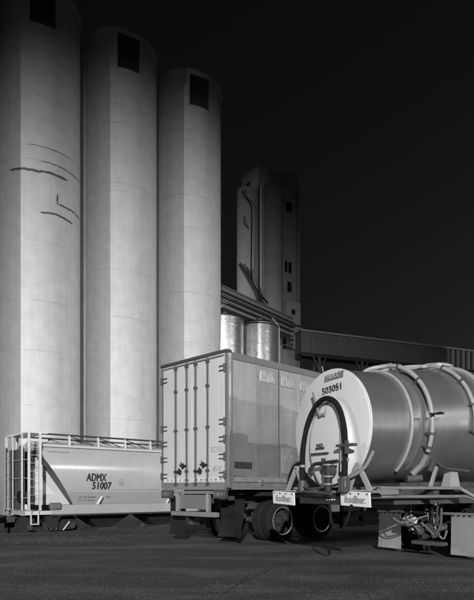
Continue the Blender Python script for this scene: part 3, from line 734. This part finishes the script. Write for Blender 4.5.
# ------------------------------------------------------------------ utility cabinet seen below the trailers
t = thing('utility_cabinet', 'pale metal utility cabinet on the lot, glimpsed under the trailers', 'cabinet', (1.62, 23.0, 0), R(45))
MB().box(0, 1.7, 0, .55, .05, 1.6, None, .01).build('housing', 'white_paint', t)
MB().box(-.05, 1.75, -.05, .6, 0, .05).build('plinth', 'old_concrete', t, 0)
for a in (.05, .88): MB().box(a, a + .78, -.015, -.004, .12, 1.52).build('cabinet_door', 'mid_steel', t, 0)
MB().box(-.04, 1.74, -.04, .59, 1.603, 1.65).build('cap', 'mid_steel', t, 0)

# ------------------------------------------------------------------ tank trailer
T0 = Vector((.52, 9.30, 0)); td = Vector((.804, .595, 0)).normalized()
tt = thing('tank_trailer', 'cylindrical tank trailer numbered 503051 with pale round rear head', 'trailer', T0, math.atan2(td.y, td.x))
RC = [(0, .95, 2.225), (.9, .955, 2.285), (1.5, 1.0, 2.35), (2.4, 1.06, 2.44), (4.5, 1.10, 2.5), (7.0, 1.06, 2.5), (9.0, .95, 2.48)]
def rc(x):
    for (x0, r0, z0), (x1, r1, z1) in zip(RC[:-1], RC[1:]):
        if x <= x1: k = (x - x0) / (x1 - x0); return r0 + (r1 - r0) * k, z0 + (z1 - z0) * k
    return RC[-1][1:]
def ringpt(x, a, off=0):                                         # a: degrees, 0 = top, positive toward the camera side (-y)
    r, zc = rc(max(0, x)); r += off; return Vector((x, -r * math.sin(R(a)), zc + r * math.cos(R(a))))
N = 96; m = MB(); X = [.0, .3, .6, .9, 1.2, 1.5, 1.8, 2.1, 2.4, 3, 4.5, 6, 7, 8, 9]
for x in X: m.v += [ringpt(x, 360 * j / N) for j in range(N)]
for i in range(len(X) - 1):
    for j in range(N): m.f.append((i * N + j, i * N + (j + 1) % N, (i + 1) * N + (j + 1) % N, (i + 1) * N + j))
k = len(m.v)                                                     # front head
for q in (.35, .62): m.v += [Vector((9 + q * .6, p.y * (1 - q * q), 2.48 + (p.z - 2.48) * (1 - q * q))) for p in (ringpt(9, 360 * j / N) for j in range(N))]
for (a, b) in ((k - N, k), (k, k + N)):
    for j in range(N): m.f.append((a + j, a + (j + 1) % N, b + (j + 1) % N, b + j))
m.f.append(tuple(range(k + N, k + 2 * N)))
m.f = [tuple(reversed(f)) for f in m.f]
tank = m.build('tank_shell', 'tank_steel', tt, 30)
# rear head: shallow dish with a raised oval pressing
m = MB(); n1, n2 = 40, 96
def headx(y, dz):
    rr = math.hypot(y, dz) / .95
    e = math.hypot((y + .10) / .50, (dz + .34) / .74)
    s = min(1, max(0, (1.12 - e) / .24)); s = s * s * (3 - 2 * s)
    return -.045 - .075 * (1 - rr * rr) - .085 * s
for i in range(n1 + 1):
    r = .95 * (1 - .012) * i / n1
    for j in range(n2):
        a = 2 * math.pi * j / n2; y, dz = r * math.cos(a), r * math.sin(a); m.v.append((headx(y, dz), y, 2.225 + dz))
for i in range(n1):
    for j in range(n2): m.f.append((i * n2 + j, (i + 1) * n2 + j, (i + 1) * n2 + (j + 1) % n2, i * n2 + (j + 1) % n2))
k = len(m.v); m.v += [(-.005, .952 * math.cos(2 * math.pi * j / n2), 2.225 + .952 * math.sin(2 * math.pi * j / n2)) for j in range(n2)]
for j in range(n2): m.f.append((n1 * n2 + j, k + j, k + (j + 1) % n2, n1 * n2 + (j + 1) % n2))
hd = m.build('rear_head', 'tank_head', tt, 50)
m = MB(); m.tube([ringpt(-.012, 3.75 * j, .004) for j in range(97)], .016, 8); m.build('head_rim', 'tank_head', tt)
# plaque, number, small notice
def hp(y, zz, off=.012): return Vector((headx(y, zz - 2.225) - off, y, zz))
pq = [hp(y, q, .008) for y, q in ((.10, 2.985), (-.35, 3.005), (-.35, 3.115), (.10, 3.095))]
MB().add(pq + [p + Vector((.03, 0, 0)) for p in pq], [(0, 1, 2, 3), (4, 7, 6, 5), (0, 4, 5, 1), (1, 5, 6, 2), (2, 6, 7, 3), (3, 7, 4, 0)]).build('name_plaque', 'sign_grey', tt, 0)
text('NEILL', .10, 'plate_text', tt, hp(-.125, 3.05, .03), (-.05, -1, .045), (-.2, 0, 1), width=.32)
text('503051', .15, 'ink', tt, hp(-.12, 2.845, .013), (-.012, -1, .07), (-.10, 0, 1), shear=.12, bold=.0018, width=.50)
text('NO', .07, 'ink', tt, hp(.06, 1.945, .007), (0, -1, 0), (0, 0, 1), width=.16, bold=.004)
text('SMOKING', .05, 'ink', tt, hp(.06, 1.895, .007), (0, -1, 0), (0, 0, 1), width=.22, bold=.004)
MB().box(-.23, -.195, -.16, .27, 1.80, 1.826).build('rail_handle', 'ink', tt, 0)
# lever on the head
MB().tube([hp(.27, 2.83, .10), hp(.0, 2.42, .06)], .019, 8).tube([hp(.0, 2.42, .06), hp(-.09, 2.44, .03)], .02, 8).tube([hp(-.09, 2.62, .01), hp(-.09, 2.40, .03)], .014, 8).build('lever', 'mid_steel', tt)
# black hose arch
hz = bez([(-.30, .40, 1.22), (-.27, .435, 1.55), (-.26, .43, 1.92), (-.25, .32, 2.32), (-.25, .08, 2.60), (-.25, -.19, 2.67), (-.25, -.44, 2.53), (-.26, -.60, 2.2), (-.28, -.655, 1.8), (-.30, -.66, 1.2)], 8)
MB().tube(hz, .043, 14).build('hose', 'hose_rubber', tt)
MB().tube(bez([(-.24, .56, 1.25), (-.22, .50, 1.6), (-.25, .49, 1.9)], 6), .018, 8).tube(bez([(-.2, -.30, 2.60), (-.2, -.44, 2.40), (-.22, -.49, 2.0), (-.25, -.52, 1.5)], 6), .016, 8).build('hose_guide', 'pipe_paint', tt)
for p, q in (((-.30, .40, 1.2), (-.30, .40, 1.38)), ((-.30, -.66, 1.2), (-.30, -.66, 1.42))): MB().tube([p, q], .07, 14).build('hose_coupling', 'dark_steel', tt)
# clamp bar
MB().box(-.34, -.24, -.88, -.50, 1.875, 1.915).box(-.345, -.30, -.76, -.71, 1.76, 1.96).build('hose_clamp', 'dark_steel', tt)
# valve cluster
m = MB().tube([(-.22, -.30, 1.52), (-.35, -.30, 1.52)], .085, 18); m.build('valve_wheel', 'dark_steel', tt)
m = MB().tube([(-.32, -.30, 1.2), (-.32, -.30, 1.6)], .06, 12).tube([(-.32, .02, 1.64), (-.32, -.52, 1.66)], .03, 8).tube([(-.34, .02, 1.64), (-.36, .12, 1.55), (-.36, .14, 1.47)], .03, 8).tube([(-.32, -.18, 1.6), (-.32, -.18, 1.72)], .035, 8)
m.build('valve_body', 'black', tt)
MB().tube(bez([(-.3, .46, 1.30), (-.34, .2, 1.25), (-.34, 0, 1.24), (-.33, -.3, 1.28)], 6), .02, 8).tube([(-.34, .4, 1.2), (-.34, -.4, 1.16)], .022, 8).build('drain_pipe', 'dark_steel', tt)
MB().tube(bez([(-.3, -.52, 1.36), (-.25, -.72, 1.42), (-.12, -.90, 1.55), (-.02, -1.0, 1.80)], 8), .034, 12).build('curved_pipe', 'sign_grey', tt)
MB().box(-.36, -.24, -.74, -.56, 1.17, 1.40, None, .02).build('outlet_box', 'dark_steel', tt)
MB().tube([(-.22, .42, 1.28), (-.34, .42, 1.28)], .075, 16).build('outlet_cap', 'dark_steel', tt)
# supports, bumper and lettered plates
for s in (-1, 1):
    for a, b in (((-.14, s * .78, 1.62), (-.14, s * 1.06, 1.2)), ((-.14, s * .78, 1.62), (-.14, s * .56, 1.2))):
        MB().bar(a, b, .05, .07).build('support_leg', 'pipe_paint', tt, 0)
MB().box(-.2, -.02, -.62, .62, .99, 1.17, None, .01).build('bumper', 'black', tt)
for k in range(4): MB().tube([(-.215, -.13 - .06 * k, 1.07), (-.2, -.13 - .06 * k, 1.07)], .012, 8).build('clearance_lamp', 'sign_white', tt)
MB().box(-.22, -.0, -1.2, 1.3, 1.175, 1.215).build('rear_deck', 'mid_steel', tt, 0)
for y, rx in ((1.0, .04), (-.86, .03)):
    q = Matrix.Translation((-.26, y, 1.085)) @ Matrix.Rotation(rx, 4, 'X') @ Matrix.Rotation(-.08, 4, 'Y')
    p = MB().box(-.012, .012, -.325, .325, -.11, .11, q, .004).build('name_board', 'sign_white', tt)
    u = (q.to_3x3() @ Vector((0, -1, 0)), q.to_3x3() @ Vector((0, 0, 1)))
    text('foodliner.', .15, 'ink_faint', p, q @ Vector((-.016, .0, -.01)), *u, shear=.3, bold=.006, width=.46)
    for yy in (-.27, -.09, .09, .27): MB().tube([q @ Vector((-.02, yy, .08)), q @ Vector((-.0, yy, .08))], .014, 8).build('bolt', 'black', p)
    MB().box(-.27, -.2, y - .3, y + .3, 1.2, 1.222).build('board_bracket', 'pipe_paint', tt, 0)
MB().tube(bez([(-.28, -.28, 1.0), (-.30, -.36, .72), (-.30, -.52, .60), (-.30, -.70, .72), (-.28, -.80, 1.0)], 8), .022, 10).build('hanging_cable', 'hose_rubber', tt)
# bands, pipes and fittings on the tank
m = MB().tube([ringpt(.85, a, .018) for a in range(-100, 141, 4)], .028, 10); m.build('hoop', 'pipe_paint', tt)
m = MB().tube([ringpt(1.08, a, .0) for a in range(-100, 141, 4)], .02, 8); m.build('weld_band', 'tank_steel', tt)
P = [ringpt(.86, -14, .02), ringpt(.90, -11, .07), ringpt(.98, -6, .10), ringpt(1.1, 0, .10)] + [ringpt(1.16 + .0005 * a, a, .10) for a in range(6, 120, 5)]
MB().tube(bez(P, 3), .038, 14).build('wrap_pipe', 'pipe_paint', tt)
MB().tube([ringpt(1.22, 119, .10), ringpt(1.2, 128, .12), ringpt(1.1, 138, .14)], .055, 14).build('pipe_elbow', 'mid_steel', tt)
MB().tube([ringpt(1.19, 84, .12), ringpt(1.19, 84, .30)], .016, 8).tube([ringpt(1.05, 84, .2), ringpt(1.35, 84, .2)], .018, 8).build('pipe_cock', 'black', tt)
P = [ringpt(1.12, -26, .02), ringpt(1.3, -20, .09), ringpt(1.6, -12, .10), ringpt(1.95, -4, .08)] + [ringpt(2.2 + .001 * a, a, .05) for a in range(4, 106, 6)]
MB().tube(bez(P, 3), .036, 12).build('wrap_pipe', 'pipe_paint', tt)
MB().tube([ringpt(2.75, a, .018) for a in range(-90, 130, 5)], .045, 8).build('hoop', 'pipe_paint', tt)
for x in (4.2, 5.8, 7.4): MB().tube([ringpt(x, a, .018) for a in range(-90, 130, 5)], .04, 8).build('hoop', 'pipe_paint', tt)
MB().tube(bez([ringpt(1.2, 6, .03), ringpt(1.5, 2, .06), ringpt(1.9, 4, .03), ringpt(2.4, 0, .10), ringpt(3.0, -4, .12)], 6), .02, 8).build('vent_line', 'pipe_paint', tt)
top = lambda x: rc(x)[0] + rc(x)[1]
MB().tube([(1.7, .35, top(1.7) - .1), (1.7, .35, top(1.7) + .10)], .05, 12).tube([(1.58, .35, top(1.7) + .12), (1.82, .35, top(1.7) + .12)], .03, 8).tube([(1.7, .35, top(1.7) + .1), (1.7, .35, top(1.7) + .2)], .035, 8).build('relief_valve', 'mid_steel', tt)
MB().tube([(2.35, .42, top(2.35) - .15), (2.35, .42, top(2.35) + .12)], .03, 10).tube([(2.35, .34, top(2.35) + .1), (2.35, .5, top(2.35) + .1)], .035, 8).build('relief_valve', 'mid_steel', tt)
mh = MB().lathe([(.25, -.15), (.25, .05), (.29, .055), (.29, .10), (.2, .14), (.02, .16)], 32, Matrix.Translation((2.75, .1, top(2.75)))).build('manhole', 'pipe_paint', tt)
MB().tube([(.35, .45, top(.35) - .2), (.22, .5, top(.3) + .08), (.2, .5, top(.3) + .16)], .014, 8).tube([(.3, .5, top(.3) - .02), (.95, .3, top(.9) + .0)], .012, 8).build('grab_rail', 'mid_steel', tt)
for x, aa, off in ((1.17, (20, 48, 100, 112), .10), (2.22, (24, 50, 76, 100), .05)):
    for a in aa:
        p, q = ringpt(x + .0005 * a, a - 1.0, off), ringpt(x + .0005 * a, a + 1.0, off)
        MB().tube([p, q], .056, 12).build('pipe_clamp', 'dark_steel', tt)
        MB().bar(ringpt(x, a, -.01), ringpt(x, a, off), .05, .03).build('clamp_bracket', 'dark_steel', tt, 0)
for p, q in (((-.30, .43, 1.60), (-.30, .43, 1.64)), ((-.30, -.65, 1.66), (-.30, -.65, 1.70))): MB().tube([Vector(p) + Vector((.03, 0, 0)), Vector(q) + Vector((.03, 0, 0))], .056, 14).build('hose_band', 'mid_steel', tt)
for y, zz in ((-.30, 1.30), (-.30, 1.42), (-.30, 1.60)): MB().tube([(-.32, y, zz), (-.32, y, zz + .025)], .085, 16).build('flange', 'mid_steel', tt)
gg = random.Random(12)
for k in range(10):                                              # air lines and cables under the rear
    y0, y1 = gg.uniform(-.7, .8), gg.uniform(-.7, .8); x = gg.uniform(1.2, 2.15)
    MB().tube(bez([(x, y0, 1.0), (x + .05, (y0 + y1) / 2, gg.uniform(.55, .85)), (x + .3, y1, gg.uniform(.6, .95))], 6), gg.uniform(.009, .016), 6).build('air_line', gg.choice(('black', 'dark_steel', 'sign_grey')), tt)
for y in (-.5, .5):
    for k in range(5): MB().box(2.5 - .06 * k + .2, 3.5 + .06 * k - .2, y - .05, y + .05, .60 + .03 * k, .622 + .03 * k).build('leaf_spring', 'dark_steel', tt, 0)
# tank running board: twin rails on the camera side, tool box, gusset and strut
for s in (-1, 1):
    y = s * .98
    MB().box(-.05, 2.05, y - .03, y + .03, 1.235, 1.275).build('upper_side_rail', 'mid_steel', tt, 0)
    MB().tube(bez([(-.05, y, 1.115), (1.0, y, 1.115), (2.0, y, 1.115), (2.25, y, 1.10), (2.5, y, 1.02)], 5), .026, 8).build('lower_side_rail', 'alloy', tt)
    MB().bar((2.0, y, 1.255), (2.5, y, 1.08), .05, .05).build('fender_brace', 'alloy', tt, 0)
MB().box(.1, .5, -1.02, -.72, 1.145, 1.232, None, .008).build('tool_box', 'mid_steel', tt)
MB().tube([(.02, -1.03, 1.215), (.02, -1.06, 1.215)], .05, 16).build('round_marker_lamp', 'ink', tt)
MB().tube([(.02, -1.055, 1.215), (.02, -1.065, 1.215)], .03, 16).build('marker_lens', 'mid_steel', tt)
MB().add([(1.75, -.99, 1.28), (2.02, -.99, 1.28), (2.02, -.93, 1.56), (1.86, -.93, 1.56), (1.75, -.80, 1.28), (2.02, -.80, 1.28), (2.02, -.80, 1.56), (1.86, -.80, 1.56)], [(0, 1, 2, 3), (7, 6, 5, 4), (0, 4, 5, 1), (1, 5, 6, 2), (2, 6, 7, 3), (3, 7, 4, 0)]).build('gusset', 'pipe_paint', tt, 0)
MB().bar((1.28, -.97, 1.27), (1.52, -.90, 1.62), .05, .05).build('strut', 'pipe_paint', tt, 0)
MB().tube(bez([(1.25, -.78, 1.55), (1.35, -.95, 1.70), (1.55, -.97, 1.62), (1.75, -.95, 1.58), (2.3, -.95, 1.55)], 6), .03, 10).tube([(1.35, -.9, 1.55), (1.35, -.98, 1.72)], .06, 10).build('side_valve', 'dark_steel', tt)
MB().tube([(1.0, -.7, 1.40), (1.25, -.80, 1.42)], .065, 14).build('side_outlet', 'dark_steel', tt)
for y in (-.42, .42): MB().box(-.02, 8.8, y - .05, y + .05, .98, 1.27).build('frame_rail', 'dark_steel', tt, 0)
for x in (.5, 1.4, 2.2, 3.6, 4.9, 6.5): MB().box(x, x + .12, -.95, .95, 1.14, 1.26).build('saddle', 'dark_steel', tt, 0)
# mud flaps, wheels, underside pipework
MB().tube([(2.28, -1.25, .80), (2.28, 1.25, .80)], .025, 8).build('flap_bar', 'alloy', tt)
for y in (-.9, .92):
    f = flap(y - .30, y + .30, 2.27, .815, .075, .03, 4 + int(y > 0), m_='flap_white', parent=tt)
    for k in range(5): MB().tube([(2.24, y - .24 + .12 * k, .775), (2.275, y - .24 + .12 * k, .775)], .014, 8).build('bolt', 'black', f)
    g = random.Random(int(y * 10))
    for k in range(4): zz = g.uniform(.2, .6); MB().tube([(2.225, y + g.uniform(-.2, .2), zz), (2.262, y, zz)], .010, 6).build('rivet_hole', 'ink', f) if 0 else None
for x in (3.0, 4.3):
    MB().tube([(x, -1.05, .5), (x, 1.05, .5)], .07, 12).build('axle', 'dark_steel', tt)
    for y, s in ((-1.05, -1), (-.73, 1), (.73, -1), (1.05, 1)): add_wheel(tt, x, y, .5, s)
MB().tube(bez([(1.9, .3, .62), (2.1, .0, .55), (2.3, -.3, .52), (2.6, -.4, .6)], 6), .055, 12).build('discharge_pipe', 'dark_steel', tt)
MB().tube(bez([(2.1, -.15, .95), (2.12, -.25, .6), (2.05, -.4, .42), (2.1, -.5, .6), (2.1, -.52, .9)], 6), .025, 10).build('air_line', 'dark_steel', tt)
MB().tube(bez([(2.15, -.25, .9), (2.15, -.36, .5), (2.2, -.48, .35), (2.2, -.56, .5)], 6), .02, 10).build('air_line', 'sign_grey', tt)
for y, zz in ((-.28, .55), (-.42, .44), (-.1, .48)):
    MB().tube([(2.03, y, zz), (2.12, y, zz)], .06, 16).tube([(2.02, y, zz), (2.03, y, zz)], .08, 8).build('valve', 'dark_steel', tt)
    MB().bar((2.0, y - .02, zz - .02), (1.98, y + .12, zz + .10), .02).build('valve_handle', 'sign_grey', tt, 0)
MB().box(1.95, 2.15, -.62, .05, .24, .30).build('pipe_bracket', 'dark_steel', tt, 0)
q = Matrix.Translation((2.05, .18, .66)) @ Matrix.Rotation(.5, 4, 'X')
MB().box(-.01, .01, -.16, .16, -.12, .12, q).build('splash_plate', 'sign_white', tt, 0)
m = MB(); m.add([(1.2 + a * .5, b * .5, 1.27) for a, b in ((-1, -1), (1, -1), (1, 1), (-1, 1))] + [(1.35 + a * .15, b * .15, .86) for a, b in ((-1, -1), (1, -1), (1, 1), (-1, 1))], [(0, 1, 5, 4), (1, 2, 6, 5), (2, 3, 7, 6), (3, 0, 4, 7), (7, 6, 5, 4)])
m.build('hopper_cone', 'dark_steel', tt, 0)
for y in (-.7, .7): MB().box(7.6, 7.75, y - .07, y + .07, .2, 1.2).box(7.5, 7.85, y - .14, y + .14, 0, .03).build('landing_leg', 'mid_steel', tt, 0)
